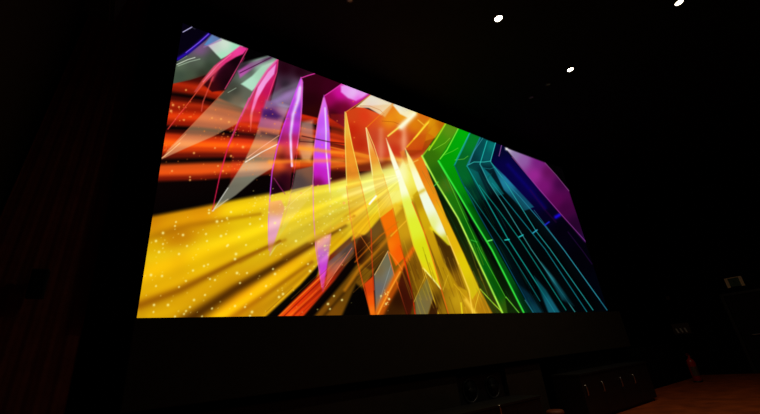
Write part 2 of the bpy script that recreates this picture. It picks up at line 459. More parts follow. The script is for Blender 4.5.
# purple shard, second
poly([(324, 96), (343, 82.5), (371, 94), (346, 112), (345, 128), (330, 118)],
     [(330, 100, (150, 4, 90)), (340, 94, (206, 6, 150)), (338, 108, (96, 2, 40)), (355, 98, (200, 20, 140)), (345, 108, (110, 4, 40)), (334, 114, (60, 4, 14)), (350, 88, (236, 160, 240))], 1, .8)
poly([(341, 86), (348, 84.8), (369, 93), (362, 98), (356, 101), (348, 98), (341, 92)], [(345, 88, (230, 150, 240)), (354, 94, (228, 196, 246)), (362, 94, (226, 160, 240)), (358, 99, (236, 90, 220))], .95, 1.3)
line([(325, 95.5), (334, 89.5), (343, 83)], .9, (226, 60, 170), .9)
poly([(324, 95), (319, 115), (315, 140), (313.5, 165), (314, 186), (330, 184), (331, 160), (329.5, 130), (327, 106)],
     [(323, 105, (214, 110, 236)), (320, 125, (190, 84, 240)), (318, 150, (182, 76, 238)), (316, 172, (196, 30, 190)), (324, 160, (200, 60, 236)), (325, 130, (200, 110, 244)), (318, 183, (120, 10, 70)), (327, 176, (196, 40, 200))], 1, .9)
line([(325, 108), (326, 130), (326, 150), (328, 170), (330, 192)], 1.5, (236, 205, 255), .95, w2=1.2)
line([(323.5, 98), (318, 120), (314, 150), (313, 182), (313.5, 215), (316, 250), (322, 287)], .9, (236, 120, 190), .85)
line([(324.5, 98), (328.5, 112), (330, 140), (330.5, 180), (331, 215), (330, 245)], .6, (240, 90, 180), .55)
poly([(315, 236), (331, 234), (328, 262), (323, 291), (320, 275)], [(320, 240, (220, 150, 120)), (326, 244, (214, 150, 160)), (322, 255, (206, 110, 220)), (323, 268, (196, 60, 216)), (323, 284, (214, 70, 150))], .95, 1.5)
poly([(328, 262), (352, 242), (354, 250), (342, 264), (326, 285)], [(335, 260, (96, 84, 84)), (345, 250, (80, 66, 60)), (338, 266, (196, 110, 80)), (328, 276, (206, 90, 60))], .9, 1.0)
line([(324, 289), (338, 268), (352, 248)], .7, (240, 130, 90), .8)

# orange shards
poly([(345.5, 112), (359, 105.5), (380, 114), (392, 104), (404, 112), (416, 110), (433, 117), (422, 150), (405, 150), (400, 168), (352, 172), (347, 150)],
     [(352, 116, (206, 70, 24)), (352, 130, (190, 40, 12)), (365, 116, (220, 60, 24)), (375, 112, (230, 90, 40)), (360, 145, (180, 40, 14)), (375, 135, (196, 70, 40)), (381, 150, (210, 84, 60)),
      (390, 120, (240, 146, 20)), (402, 116, (244, 160, 30)), (400, 135, (200, 60, 20)), (395, 150, (196, 50, 24)), (404, 140, (226, 120, 80)), (415, 125, (226, 130, 10)), (412, 140, (190, 60, 14)), (424, 125, (214, 120, 14)), (418, 148, (176, 52, 14)),
      (360, 160, (206, 96, 20)), (385, 164, (200, 70, 20)), (425, 114, (220, 110, 20))], .97, .9)
poly([(330.5, 114), (345, 114), (346, 150), (347, 180), (331, 184)], [(338, 120, (150, 30, 20)), (338, 135, (220, 70, 24)), (338, 148, (210, 60, 20)), (338, 160, (236, 120, 40)), (338, 174, (110, 20, 16))], .45, 1.5)
line([(302, 136), (330, 142), (346, 143.5)], 1.2, (50, 8, 8), .7)
line([(300, 148), (332, 152), (352, 153), (380, 160), (408, 160)], 2.2, (250, 150, 36), .65)
line([(270, 162), (300, 161), (345, 160.5), (400, 164)], 2.4, (250, 140, 40), .55)
line([(332, 167), (360, 164), (395, 166)], 1.8, (240, 120, 20), .5)
line([(330, 147), (348, 151), (370, 156)], 1.3, (236, 140, 40), .6)
poly([(353, 165), (380, 160), (395, 160), (400, 168), (380, 176), (360, 182), (351, 182)], (60, 10, 10), .6, 3)
poly([(356, 107), (370.5, 94.5), (393, 103.5), (381, 115), (369, 108)], [(360, 105, (244, 226, 170)), (372, 100, (232, 224, 206)), (385, 104, (240, 226, 190)), (370, 108, (240, 200, 190)), (380, 111, (250, 232, 216))], .97, 1)
line([(360, 106), (370, 106), (380, 110), (384, 114)], .6, (150, 60, 30), .8)
poly([(392, 104), (398, 103.5), (417, 111), (408, 118), (400, 114)], [(398, 106, (240, 236, 214)), (408, 112, (246, 236, 200)), (414, 113, (240, 220, 120))], .95, 1)
line([(346, 112), (358, 104), (371, 94.5)], .9, (240, 130, 50), .9)
line([(366, 128), (380, 115), (393, 103.5)], .9, (236, 120, 20), .9)
line([(382, 121), (394, 122), (401, 125)], .5, (150, 70, 10), .7)
line([(381, 130), (381, 160)], 3, (230, 150, 110), .45)
line([(404, 125), (404, 160)], 3, (246, 170, 130), .6)
line([(392, 158), (412, 164), (420, 170)], 3, (250, 210, 90), .5)
line([(345, 130), (352, 165)], 2, (240, 120, 40), .3)
line([(388, 136), (398, 128), (407, 121), (417, 111)], 1.6, (252, 226, 90), .9, w2=3)
line([(401, 127), (409, 119), (414, 114)], 3, (255, 252, 220), .9)
line([(407, 147), (416, 137), (426, 124), (433, 117.5)], 1.6, (246, 176, 30), .95, w2=2.4)
line([(414, 139), (426, 125), (433, 118)], 1.4, (252, 220, 60), .9)
line([(418, 120), (424, 125)], 1.2, (250, 190, 60), .7)
line([(430, 134), (436, 134)], 1.2, (246, 160, 20), .7)
poly([(406, 149), (416, 138), (428, 134), (437, 122), (445, 122.5), (430, 145), (422, 156), (417, 174)], [(415, 145, (206, 90, 14)), (430, 138, (196, 96, 10)), (438, 126, (190, 110, 8)), (420, 155, (186, 56, 14)), (414, 158, (190, 60, 14))], .85, 1.2)
line([(433, 118), (446, 123)], 1.5, (200, 90, 10), .8)

poly([(430, 117.5), (446, 122.5), (438, 137), (425, 141)], [(432, 124, (222, 150, 14)), (441, 126, (180, 96, 6)), (430, 134, (206, 110, 10))], .97, 1.0)
poly([(366, 106), (385, 117), (394, 104)], [(376, 108, (232, 180, 120)), (386, 112, (236, 200, 140))], .6, 1.2)
poly([(428, 133), (437, 121), (446, 122), (436, 138)], [(434, 128, (214, 140, 10)), (441, 126, (180, 96, 6))], .95, 1.0)
poly([(404, 150), (408, 158), (414, 176), (408, 170), (400, 152)], (222, 120, 40), .8, 1.2)
# yellow glare where the beams cross
poly([(330, 186), (360, 178), (395, 165), (410, 160), (425, 172), (425, 195), (400, 205), (375, 212), (340, 225), (320, 232)],
     [(345, 195, (234, 216, 70)), (370, 190, (236, 228, 120)), (385, 183, (244, 238, 140)), (398, 176, (254, 252, 190)), (400, 195, (246, 238, 110)), (375, 205, (236, 214, 60)), (345, 215, (220, 186, 40)), (415, 178, (240, 230, 70)), (415, 195, (226, 196, 30))], .85, 6)
line([(340, 190), (370, 182), (400, 172)], 2.5, (250, 250, 190), .5)
line([(330, 213), (370, 199), (405, 186)], 2.0, (246, 230, 90), .6)
line([(345, 216), (362, 207), (378, 200)], 1.8, (206, 150, 20), .4)
line([(285, 258), (310, 243), (332, 230), (354, 216)], 2.6, (120, 76, 10), .65, w2=1.6)
line([(240, 262), (262, 250), (285, 240)], 2, (176, 116, 8), .5)
line([(350, 232), (380, 214), (410, 198)], 2.5, (240, 196, 30), .7)
line([(310, 240), (335, 228), (352, 219)], 3, (232, 186, 40), .6)
poly([(353, 224), (382, 211), (396, 203), (402, 208), (392, 220), (370, 230), (352, 240)], [(360, 228, (226, 186, 20)), (380, 215, (224, 180, 24)), (395, 208, (236, 190, 40))], .8, 2)
# blades, orange and yellow
poly([(345.5, 112), (351.5, 140), (357, 165), (361, 186), (347, 190), (346, 165), (344.5, 135)], [(347, 125, (240, 190, 70)), (350, 150, (240, 150, 40)), (353, 175, (236, 140, 40)), (352, 186, (240, 180, 40))], .9, .7)
line([(345, 112), (345, 135), (346, 165), (347, 190)], .8, (250, 220, 110), .9)
line([(346, 113), (352, 145), (361, 182)], .7, (252, 226, 100), .9)
poly([(366, 127.5), (372, 145), (378, 160), (383, 174), (372, 176), (369, 150)], [(368, 140, (244, 190, 110)), (373, 158, (236, 150, 50)), (377, 170, (244, 200, 80))], .9, .7)
line([(366, 128), (369, 150), (373, 178)], .9, (252, 240, 170), .9)
line([(366.5, 128), (374, 146), (383, 174)], .7, (252, 220, 120), .9)
line([(335, 192), (360, 184), (392, 172)], 5, (240, 236, 96), .6, w2=7)
line([(345, 196), (375, 188), (402, 178)], 3, (250, 250, 170), .6, w2=6)
line([(332, 203), (365, 195), (400, 184)], 2.5, (238, 226, 70), .5, w2=4)
poly([(347, 186), (361, 182), (366, 206), (371, 232), (354, 240), (350, 215)], (236, 140, 30), .3, 1.0)
poly([(373, 176), (383, 174), (393, 208), (380, 218)], (240, 160, 40), .35, 1.0)
line([(346.5, 186), (350, 215), (354, 238)], .9, (240, 120, 60), .6)
line([(360, 180), (366, 206), (371, 232)], .9, (244, 130, 40), .6)
line([(373, 176), (380, 218)], .9, (250, 200, 90), .6)
line([(383, 174), (393, 208)], .9, (250, 170, 60), .6)
# red translucent blade through the gold
poly([(380, 218), (392.5, 208.5), (404, 258), (396, 266), (389, 250)], [(386, 220, (240, 110, 6)), (394, 235, (244, 104, 2)), (400, 250, (248, 90, 4)), (390, 245, (250, 120, 10))], .97, .8)
poly([(354, 250), (358, 240), (368, 232), (380, 218), (386, 235), (389, 252), (376, 268), (370, 270), (356, 262)],
     [(362, 245, (60, 22, 4)), (375, 232, (96, 66, 30)), (382, 240, (110, 74, 16)), (372, 255, (90, 60, 10)), (358, 255, (40, 12, 4))], .9, 1.5)
line([(392, 234), (374, 254), (360, 268), (345, 290)], 2.0, (190, 120, 16), .7)
line([(355, 262), (380, 236), (398, 222)], 1.5, (206, 110, 10), .6)
line([(371, 229), (372, 260), (374, 290)], 1.0, (226, 60, 20), .7)
line([(354, 237), (357, 260), (364, 288), (371, 314)], .9, (232, 84, 20), .85)
line([(360, 235), (372, 253)], .6, (232, 130, 40), .7)
poly([(364, 284), (373, 276), (375.5, 318), (371, 318)], [(368, 290, (214, 66, 12)), (372, 300, (250, 90, 10)), (373, 312, (255, 120, 20))], .97, 1.2)
poly([(374, 275), (388, 251), (394.5, 275), (385, 300), (376, 314)], [(380, 270, (120, 104, 70)), (388, 262, (110, 108, 84)), (390, 275, (112, 118, 112)), (380, 290, (104, 104, 104)), (379, 304, (130, 110, 90))], .97, .9)
line([(374.5, 275), (388, 251)], .7, (226, 190, 120), .8)
line([(376, 312), (383, 290), (391, 265)], .6, (160, 170, 170), .5)
line([(388, 252), (394, 274), (401, 295), (408, 317)], .8, (240, 110, 40), .95)
line([(374, 320), (384, 300), (395, 278), (410, 254), (426, 230)], 4.2, (226, 106, 12), .95, w2=1.8)
line([(378, 314), (390, 290), (400, 272)], 1.6, (255, 160, 50), .8)
line([(380, 318), (388, 302), (398, 284)], 2.5, (250, 110, 10), .5)
line([(389, 252), (397, 262), (404, 272)], 1.0, (240, 130, 40), .8)
line([(391, 236), (402, 225), (412, 215)], 1.3, (246, 180, 40), .7)
line([(404, 258), (411, 288), (415.5, 316)], 1.0, (236, 40, 12), .95)
line([(393, 208), (399, 235), (404, 258)], .8, (206, 90, 10), .7)
poly([(410, 316), (414, 300), (411, 286), (404, 266), (398, 285), (406, 316)], (64, 14, 6), .8, 1.2)
# gold blades
line([(405, 215), (412, 240), (420, 260), (430, 300), (438, 316)], .8, (214, 160, 30), .6)
poly([(386, 138), (394, 156), (402, 176), (412, 202), (424, 232), (434, 262), (441, 288), (423, 269), (413, 245), (404, 210), (398, 180), (391, 160)],
     [(389, 148, (255, 248, 190)), (396, 170, (255, 255, 226)), (403, 188, (252, 255, 210)), (408, 205, (226, 240, 80)), (415, 225, (220, 236, 50)), (424, 250, (214, 216, 20)), (434, 275, (230, 206, 20))], .98, .8)
line([(423, 268), (432, 278), (441, 289)], 1.2, (255, 246, 140), .95)
line([(404, 208), (414, 246), (424, 270), (434, 300), (439, 316)], .8, (236, 190, 40), .85)
line([(412, 202), (424, 232), (434, 264), (449, 316)], .9, (232, 96, 20), .9)
poly([(413, 196), (418, 190), (430, 215), (445, 255), (455, 285), (448, 290), (436, 262), (424, 230)], [(418, 202, (180, 140, 10)), (426, 215, (214, 176, 14)), (435, 240, (206, 160, 12)), (447, 275, (176, 136, 10))], .85, 1)
poly([(405, 148), (412, 160), (424, 186), (440, 218), (451, 246), (443, 243), (433, 230), (424, 208), (416, 186), (409, 165)],
     [(409, 158, (255, 240, 140)), (418, 182, (250, 252, 210)), (428, 205, (240, 252, 226)), (440, 228, (244, 252, 230)), (433, 226, (226, 236, 120)), (446, 242, (200, 190, 30))], .98, .8)
line([(431, 228), (438, 236), (447, 245)], 1.8, (226, 206, 20), .9)
poly([(433, 231), (441, 238), (449, 246), (456, 262), (466, 290), (458, 286), (444, 262)], [(438, 242, (64, 38, 4)), (450, 260, (70, 44, 6)), (460, 280, (130, 90, 10))], .9, 1.2)
poly([(413, 160), (422, 156), (437, 193), (447, 218), (464, 254), (479, 289), (472, 300), (462, 275), (449, 240), (436, 210), (424, 186)],
     [(420, 172, (226, 116, 20)), (430, 195, (236, 140, 20)), (440, 215, (238, 170, 20)), (452, 240, (226, 176, 14)), (464, 265, (222, 196, 10)), (474, 288, (206, 180, 16))], .98, .8)
line([(447, 236), (456, 258), (469, 290), (473, 316)], 1.2, (255, 206, 80), .95)
line([(454, 284), (466, 298), (476, 314)], .8, (230, 180, 30), .6)
line([(480, 290), (476, 304), (474, 314)], .7, (246, 220, 60), .6)
line([(448, 275), (443, 290)], .8, (220, 180, 40), .6)
line([(461, 303), (462.5, 316)], 1.4, (240, 220, 30), .85)
line([(466, 300), (474, 312), (477, 316)], 2.0, (255, 206, 70), .7)
line([(414, 196), (424, 190)], 2, (200, 160, 10), .6)
poly([(415, 299), (427, 278), (433, 298), (427, 317), (416, 317)], [(420, 305, (116, 110, 74)), (426, 292, (120, 110, 50)), (430, 300, (126, 110, 70))], .85, 1.0)
line([(414, 302), (420, 288), (427, 272)], .6, (206, 170, 60), .7)
poly([(433, 300), (438, 308), (437, 316), (428, 316)], (44, 16, 4), .8, 1)

# greens
poly([(422, 156), (430, 145), (446, 122.5), (458.5, 128), (438.5, 161), (452, 177), (470, 218), (487, 252), (508, 296), (524, 316), (502, 316), (473, 250), (458, 218), (437, 183)],
     [(430, 155, (56, 110, 10)), (440, 142, (66, 140, 10)), (450, 130, (90, 140, 20)), (438, 175, (36, 96, 10)), (450, 200, (30, 110, 10)), (465, 232, (10, 96, 10)), (480, 262, (4, 96, 12)), (495, 290, (8, 84, 8)), (508, 310, (50, 90, 10)), (447, 185, (70, 110, 20))], 1, .8)
poly([(438, 161), (458.5, 128), (470.5, 133), (454.5, 165), (462, 183), (478, 213), (500, 255), (534, 316), (525, 316), (492, 250), (473, 218), (459, 195)],
     [(446, 158, (4, 150, 6)), (458, 145, (2, 160, 10)), (466, 135, (0, 170, 10)), (455, 180, (4, 140, 6)), (468, 205, (0, 112, 10)), (485, 235, (0, 84, 14)), (505, 270, (2, 84, 16)), (526, 310, (2, 44, 18))], 1, .8)
poly([(438, 162), (447, 178), (459, 196), (473, 219), (492, 250), (525, 316), (508, 316), (505, 297), (484, 252), (466, 214), (450, 180)],
     [(445, 172, (10, 90, 8)), (455, 195, (4, 24, 6)), (470, 225, (4, 10, 4)), (500, 280, (8, 26, 4)), (515, 305, (16, 40, 6))], .97, .9)
poly([(426, 166), (437, 184), (458, 219), (473, 250), (503, 316), (494, 316), (480, 290), (464, 254), (446, 216), (437, 192)],
     [(430, 175, (10, 60, 4)), (440, 197, (10, 30, 6)), (455, 225, (20, 34, 6)), (475, 262, (30, 38, 6)), (490, 290, (50, 56, 8))], .97, 1)
poly([(454.5, 165), (470.5, 133), (480.5, 137), (467, 167), (480, 195), (508, 249), (543, 316), (534, 316), (499, 250), (478, 213), (462, 183)],
     [(461, 160, (6, 100, 40)), (472, 142, (6, 120, 40)), (463, 175, (4, 100, 44)), (472, 195, (2, 50, 40)), (485, 220, (2, 14, 16)), (520, 280, (2, 22, 30)), (536, 308, (2, 40, 50))], 1, .8)
poly([(467, 167), (480.5, 137), (487.5, 140), (495.5, 143), (490, 161), (504, 180), (545, 225), (580, 270), (610, 312), (608, 318), (540, 318), (508, 249), (480, 195)],
     [(474, 160, (6, 54, 60)), (482, 145, (6, 70, 74)), (491, 146, (4, 116, 110)), (486, 158, (8, 90, 96)), (484, 172, (4, 30, 40)), (495, 175, (4, 22, 34)), (500, 200, (2, 12, 16)), (520, 230, (2, 14, 18)), (540, 260, (2, 8, 12)), (560, 290, (2, 12, 14)), (590, 300, (2, 5, 10)), (470, 172, (8, 80, 70))], 1, .8)
# navy
poly([(495.5, 143), (504, 146), (512, 158), (540, 190), (560, 214), (585, 243), (612, 312), (606, 312), (545, 226), (504, 180), (491, 161)],
     [(500, 150, (4, 6, 44)), (505, 165, (8, 2, 66)), (520, 180, (8, 2, 70)), (530, 190, (10, 2, 70)), (540, 200, (8, 2, 50)), (548, 215, (6, 2, 30)), (560, 230, (3, 1, 12)), (580, 260, (2, 1, 8)), (600, 290, (1, 3, 12))], 1, .8)
line([(508, 165), (530, 190), (545, 208)], 2.2, (14, 4, 120), .5)
line([(530, 190), (545, 210), (556, 222)], 1.6, (50, 6, 60), .5)
# teal facets
poly([(490.5, 162), (505, 176), (534, 207), (524, 211), (504, 190)], [(496, 168, (24, 110, 130)), (508, 180, (40, 140, 170)), (520, 198, (20, 90, 110))], .85, .8)
poly([(479.5, 164), (490, 174), (504, 194), (498, 196), (488, 182)], [(484, 170, (10, 120, 130)), (495, 185, (16, 130, 130))], .8, .8)
poly([(467.5, 167), (478, 172), (490, 200), (484, 200), (475, 184)], [(474, 174, (8, 100, 100)), (484, 190, (6, 80, 70))], .7, .8)
poly([(486, 181), (488, 176), (492, 173)], (10, 90, 80), .7, .8)
for q in [((470, 222), (500, 268), 2.2), ((498, 232), (520, 268), 2.2), ((514, 228), (540, 262), 2.0), ((528, 222), (560, 262), 2.0), ((516, 262), (540, 292), 2.0), ((560, 262), (590, 302), 2.2), ((532, 266), (546, 284), 1.6)]:
    line([q[0], q[1]], q[2], (1, 3, 4), .7)
poly([(470, 205), (500, 190), (535, 220), (565, 255), (610, 316), (534, 316), (499, 250)], (90, 100, 110), .75, 6, 'mul')
# edge lines
def lines(L):
    for pts, w, c, a in L: line(pts, w, c, a)
lines([
 ([(429, 150), (437, 138), (446, 123)], 1.5, (170, 220, 30), .95),
 ([(422.5, 156), (430, 146)], 1.2, (150, 190, 30), .9),
 ([(440, 159), (447, 150), (458, 129)], 1.1, (130, 230, 60), .95),
 ([(433, 150), (445, 143), (450, 138)], .6, (140, 210, 50), .7),
 ([(444, 155), (453, 151), (458, 148)], .6, (130, 220, 60), .6),
 ([(455, 160), (464, 159), (468, 156)], .6, (130, 220, 60), .6),
 ([(454.5, 165), (462, 150), (470, 133)], 1.2, (20, 150, 150), .95),
 ([(456, 160), (469, 134)], .6, (70, 190, 190), .6),
 ([(467, 166), (472, 155), (480, 138)], 1.4, (30, 120, 140), .95),
 ([(469, 164), (474, 151), (483, 138)], .7, (80, 170, 180), .6),
 ([(480, 164), (487, 141)], .9, (40, 190, 180), .85),
 ([(490.5, 161), (495.5, 143)], .9, (60, 200, 200), .9),
 ([(468, 165), (474, 162), (484, 162), (491, 161)], .8, (60, 190, 180), .8),
 ([(484, 168), (490, 169), (495, 167)], .5, (40, 150, 150), .6),
 ([(501.5, 145.5), (499, 156)], .8, (150, 90, 160), .85),
 ([(422, 156), (436, 182), (458, 218), (473, 250), (503, 314)], 1.7, (180, 250, 80), .95),
 ([(445, 196), (458, 218), (473, 249)], .7, (220, 250, 110), .6),
 ([(434, 186), (438, 182)], .9, (80, 220, 80), .8),
 ([(438, 161), (447, 177), (465, 218), (480, 250), (506, 298)], .7, (90, 200, 50), .75),
 ([(438.5, 161), (459, 195), (473, 219), (492, 250), (525, 315)], 1.7, (60, 236, 70), .95),
 ([(506, 297), (520, 314)], .8, (120, 220, 60), .9),
 ([(480, 289), (492, 302), (501, 311)], .9, (180, 226, 50), .9),
 ([(454.5, 165), (462, 182), (478, 213), (499, 250), (535, 316)], .8, (10, 90, 120), .85),
 ([(525, 300), (535, 315)], .7, (80, 170, 170), .7),
 ([(467, 166), (480, 189), (508, 239), (515, 250), (548, 301), (556, 314)], 1.0, (20, 150, 140), .95),
 ([(465, 187), (508, 249), (540, 301)], .8, (16, 120, 120), .85),
 ([(480, 164), (489, 183), (505, 207), (531, 249), (575, 312)], .8, (60, 150, 150), .9),
 ([(479, 185), (500, 212), (523, 244), (566, 310)], .8, (16, 140, 130), .9),
 ([(490, 161), (504, 180), (536, 231), (550, 249), (593, 310)], .8, (40, 160, 160), .9),
 ([(492, 183), (545, 249), (587, 312)], .8, (20, 130, 140), .9),
 ([(502, 178), (520, 197), (545, 226), (564, 250), (607, 310)], .9, (34, 120, 140), .95),
 ([(534, 210), (564, 250), (600, 300)], .6, (60, 170, 180), .5),
 ([(471, 240), (477, 242)], 1.0, (60, 190, 60), .7),
 ([(488, 241), (492, 240)], 1.3, (110, 240, 120), .9),
 ([(505, 240), (509, 239.5)], 1.3, (40, 210, 200), .9),
 ([(519, 237), (523, 235)], 1.3, (40, 200, 200), .9),
 ([(533, 233), (537, 230)], 1.4, (50, 170, 200), .9),
 ([(545, 225), (549, 222)], 1.5, (30, 40, 200), .95),
 ([(556, 217), (561, 214)], 1.9, (30, 10, 220), .9),
 ([(568, 232), (582, 250), (592, 264)], 1.0, (40, 10, 60), .7),
])
poly([(534, 276), (546, 290), (561, 314), (549, 314)], [(540, 287, (10, 90, 100)), (552, 306, (24, 110, 130))], .8, 1.2)
poly([(541, 262), (554, 278), (574, 306), (562, 300)], [(548, 272, (40, 130, 140)), (562, 292, (16, 84, 96)), (570, 302, (6, 50, 60))], .8, 1.5)
poly([(518, 284), (530, 294), (544, 315), (534, 315)], [(528, 296, (6, 50, 70)), (540, 310, (14, 80, 100))], .7, 1.8)
# violet pane on the right
poly([(505, 147.5), (545, 162.5), (569, 190.5), (573, 203), (588, 244), (584, 242), (560, 214), (540, 191)],
     [(507, 149, (210, 200, 220)), (514, 153, (134, 116, 158)), (524, 160, (140, 90, 158)), (538, 162, (116, 30, 120)), (535, 175, (150, 40, 142)), (545, 186, (120, 20, 112)),
      (548, 172, (96, 14, 84)), (560, 184, (66, 6, 66)), (557, 200, (90, 6, 80)), (565, 208, (64, 4, 60)), (576, 226, (40, 4, 44)), (584, 240, (40, 10, 60))], 1, .9)
line([(512, 157), (540, 190), (560, 213), (587, 243)], .8, (150, 70, 160), .7)
line([(545, 163), (556, 175), (569, 191)], .8, (130, 70, 126), .85)
dot(506.5, 149, 1.4, (240, 240, 240), .9)
# bright flare fragment
line([(369.5, 204), (376, 196)], 1.7, (255, 255, 240), .97)
line([(392, 172), (418, 160)], 1.2, (250, 240, 140), .4)

# fine ray texture: streaks of light fan out from the crossing point
def rays(src, m0, m1, region, amp, seed, nfreq):
    idx = clipbox(*region)
    x, y = PX[idx], PY[idx]
    m = (y - src[1]) / np.maximum(src[0] - x, 4.0)
    r = np.random.RandomState(seed)
    f = np.zeros(len(x))
    for k in range(nfreq):
        fr = 14 * 1.5 ** k
        f += np.sin(m * fr + r.rand() * 6.28) / (1 + .35 * k)
    f /= 2.2
    wgt = np.clip((m - m0) / .05, 0, 1) * np.clip((m1 - m) / .06, 0, 1) * np.clip((src[0] - x) / 30, 0, 1)
    IMG[idx] *= (1 + amp * f * wgt)[:, None]
rays((410, 172), .14, 1.5, (130, 160, 400, 322), .115, 3, 5)
rays((560, 150), -.18, .12, (150, 74, 300, 190), .22, 5, 7)
rays((560, 150), -.12, .09, (300, 74, 344, 182), .10, 5, 6)
for k in range(70):
    x, y = 400 + 82 * rnd.rand(), 240 + 60 * rnd.rand()
    L_ = 12 + 22 * rnd.rand()
    line([(x, y), (x + (.30 + .1 * rnd.rand()) * L_, y + L_)], .9, (230, 190, 40) if rnd.rand() < .5 else (60, 34, 4), .22)
for k in range(46):
    x, y = 268 + 120 * rnd.rand(), 236 + 60 * rnd.rand()
    if y < 300 - (x - 268) * .62 or (y > 272 and x > 335): continue
    line([(x, y), (x - 26, y + 24)], .7, (240, 150, 30) if rnd.rand() < .5 else (50, 20, 2), .25)
for k in range(60):
    x, t = 420 + 100 * rnd.rand(), rnd.rand()
    y = 170 + 130 * t; x = 438 + 62 * t + 60 * (rnd.rand() - .3)
    line([(x, y), (x + 12, y + 23)], .6, (20, 120, 60) if x < 480 + 50 * t else (10, 90, 100), .22)
# contrast of the projected picture
IMG = np.clip(IMG, 0, 255)
IMG = 255 * (IMG / 255 + .10 * (IMG / 255) * (1 - IMG / 255) * (2 * IMG / 255 - .75) * 2)
lum = IMG.mean(-1, keepdims=True)
IMG = lum + (IMG - lum) * 1.0

# sparkles
big = [(176, 222), (175, 226), (163, 233), (156, 241), (163, 244), (187, 246), (159, 252), (179, 254), (207, 241), (206, 234), (183, 235), (222, 221), (217, 221.5),
       (231, 212), (227, 218), (221, 236), (226, 234), (228, 245), (209, 213), (209, 210), (151, 275), (162, 276), (156, 286), (179, 287), (186, 281), (193, 270.5), (208, 264.5),
       (204, 266), (154, 305), (168, 305), (153.5, 312), (186, 311), (184, 314), (175, 316.5), (212, 308.5), (205, 295), (194, 300), (190, 307), (210, 279), (215, 280), (202, 316.5),
       (239, 237), (227, 246), (236, 254), (235, 259), (246, 245), (273, 269), (275, 274), (266, 286), (251, 294), (235, 306), (245, 307), (283, 294), (279, 297), (252, 312), (250, 316),
       (237, 273), (247, 273), (240, 283), (308, 264), (310, 271), (260, 219), (262, 226), (250, 224), (275, 223), (172, 171), (190, 177), (190, 180), (218, 166), (223, 171), (194, 153),
       (215, 148), (243, 147), (231, 156), (184, 120), (173, 105), (179, 107), (186, 90), (171, 111), (334, 296), (328, 304), (330, 309), (342, 300), (386, 304), (389, 299), (381, 296),
       (312, 186), (318, 186), (301, 193), (330, 214), (344, 203), (340, 230), (296, 241), (212, 118), (221, 119), (229, 122)]
for x, y in big:
    warm = y > 205
    dot(x, y, .85 + .5 * rnd.rand() ** 2, (255, 246, 150) if warm else (255, 176, 90), .97)
for k in range(260):
    x = 145 + 210 * rnd.rand() ** 1.1
    y = 100 + 215 * rnd.rand()
    if 180 < y < 222 - (x - 150) * .18: continue
    if y > 320 - (x - 262) * .8 and rnd.rand() < .75: continue
    yel = y > 215 - (x - 150) * .18
    dot(x, y, .4 + .4 * rnd.rand(), (255, 236, 120) if yel else (255, 140, 50), .3 + .45 * rnd.rand())

for (cx, cy, sx, sy, n) in [(262, 205, 16, 12, 26), (300, 215, 22, 14, 40), (335, 205, 20, 14, 34), (232, 135, 18, 14, 30), (180, 110, 12, 10, 18), (386, 300, 5, 10, 18), (240, 165, 14, 10, 16), (165, 150, 8, 6, 14), (270, 125, 10, 14, 10), (322, 240, 8, 12, 16)]:
    for k in range(n):
        x, y = cx + rnd.randn() * sx * .6, cy + rnd.randn() * sy * .6
        dot(x, y, .4 + .4 * rnd.rand(), (255, 240, 140) if cy > 190 else (255, 150, 60), .35 + .5 * rnd.rand())
IMG = np.clip(IMG, 0, 255)
LIN = s2l(IMG)

me = bpy.data.meshes.new('picture_surface')
co = np.stack([GX, np.full_like(GX, D), GZ], -1).reshape(-1, 3)
ii = np.arange(NV * NU).reshape(NV, NU)
quads = np.stack([ii[:-1, :-1], ii[:-1, 1:], ii[1:, 1:], ii[1:, :-1]], -1).reshape(-1, 4)
me.vertices.add(len(co)); me.vertices.foreach_set('co', co.ravel())
me.loops.add(quads.size); me.loops.foreach_set('vertex_index', quads.ravel().astype(np.int32))
me.polygons.add(len(quads)); me.polygons.foreach_set('loop_start', np.arange(0, quads.size, 4, dtype=np.int32))
me.update(calc_edges=True)
ca = me.color_attributes.new('picture', 'FLOAT_COLOR', 'POINT')
ca.data.foreach_set('color', np.concatenate([LIN.reshape(-1, 3), np.ones((len(co), 1))], 1).astype(np.float32).ravel())
ms = bpy.data.materials.new('screen_picture')
ms.use_nodes = True
nt = ms.node_tree
nt.nodes.clear()
out = nt.nodes.new('ShaderNodeOutputMaterial'); em = nt.nodes.new('ShaderNodeEmission'); at = nt.nodes.new('ShaderNodeVertexColor')
at.layer_name = 'picture'
em.inputs['Strength'].default_value = SCREEN_GAIN
nt.links.new(at.outputs['Color'], em.inputs['Color']); nt.links.new(em.outputs[0], out.inputs['Surface'])
me.materials.append(ms)
scr = thing('cinema_screen', 'huge wide cinema screen showing rainbow coloured glass shards and golden light beams', 'screen', ((SX0 + SX1) / 2, D, SZ0))
so = bpy.data.objects.new('picture_surface', me); col.objects.link(so); so.parent = scr
so.location = (-(SX0 + SX1) / 2, -D, -SZ0)
so['label'] = 'glowing picture of coloured shards and golden beams'
bm = NB()
Lx, Lz, g = (SX1 - SX0) / 2, SZ1 - SZ0, 0.004
box(bm, -Lx - .06, Lx + .06, .012, .10, -.02, Lz + .06)
obj('backing_board', bm, M['mask'], scr)
bm = NB()
box(bm, -Lx - .40, -Lx - g, -.01, .09, 0, Lz + .12); box(bm, Lx + g, Lx + .40, -.01, .09, 0, Lz + .12)
box(bm, -Lx - g, Lx + g, -.01, .011, Lz + g, Lz + .12)
obj('black_border', bm, M['mask'], scr)

# ------------------------------------------------------------------ under the screen
bm = box(NB(), SX0 - .02, SX1 + .42, 4.42, 4.6, 1.05, SZ0 - .012, .01)
obj('trim_1', bm, M['fascia'], kind='structure')
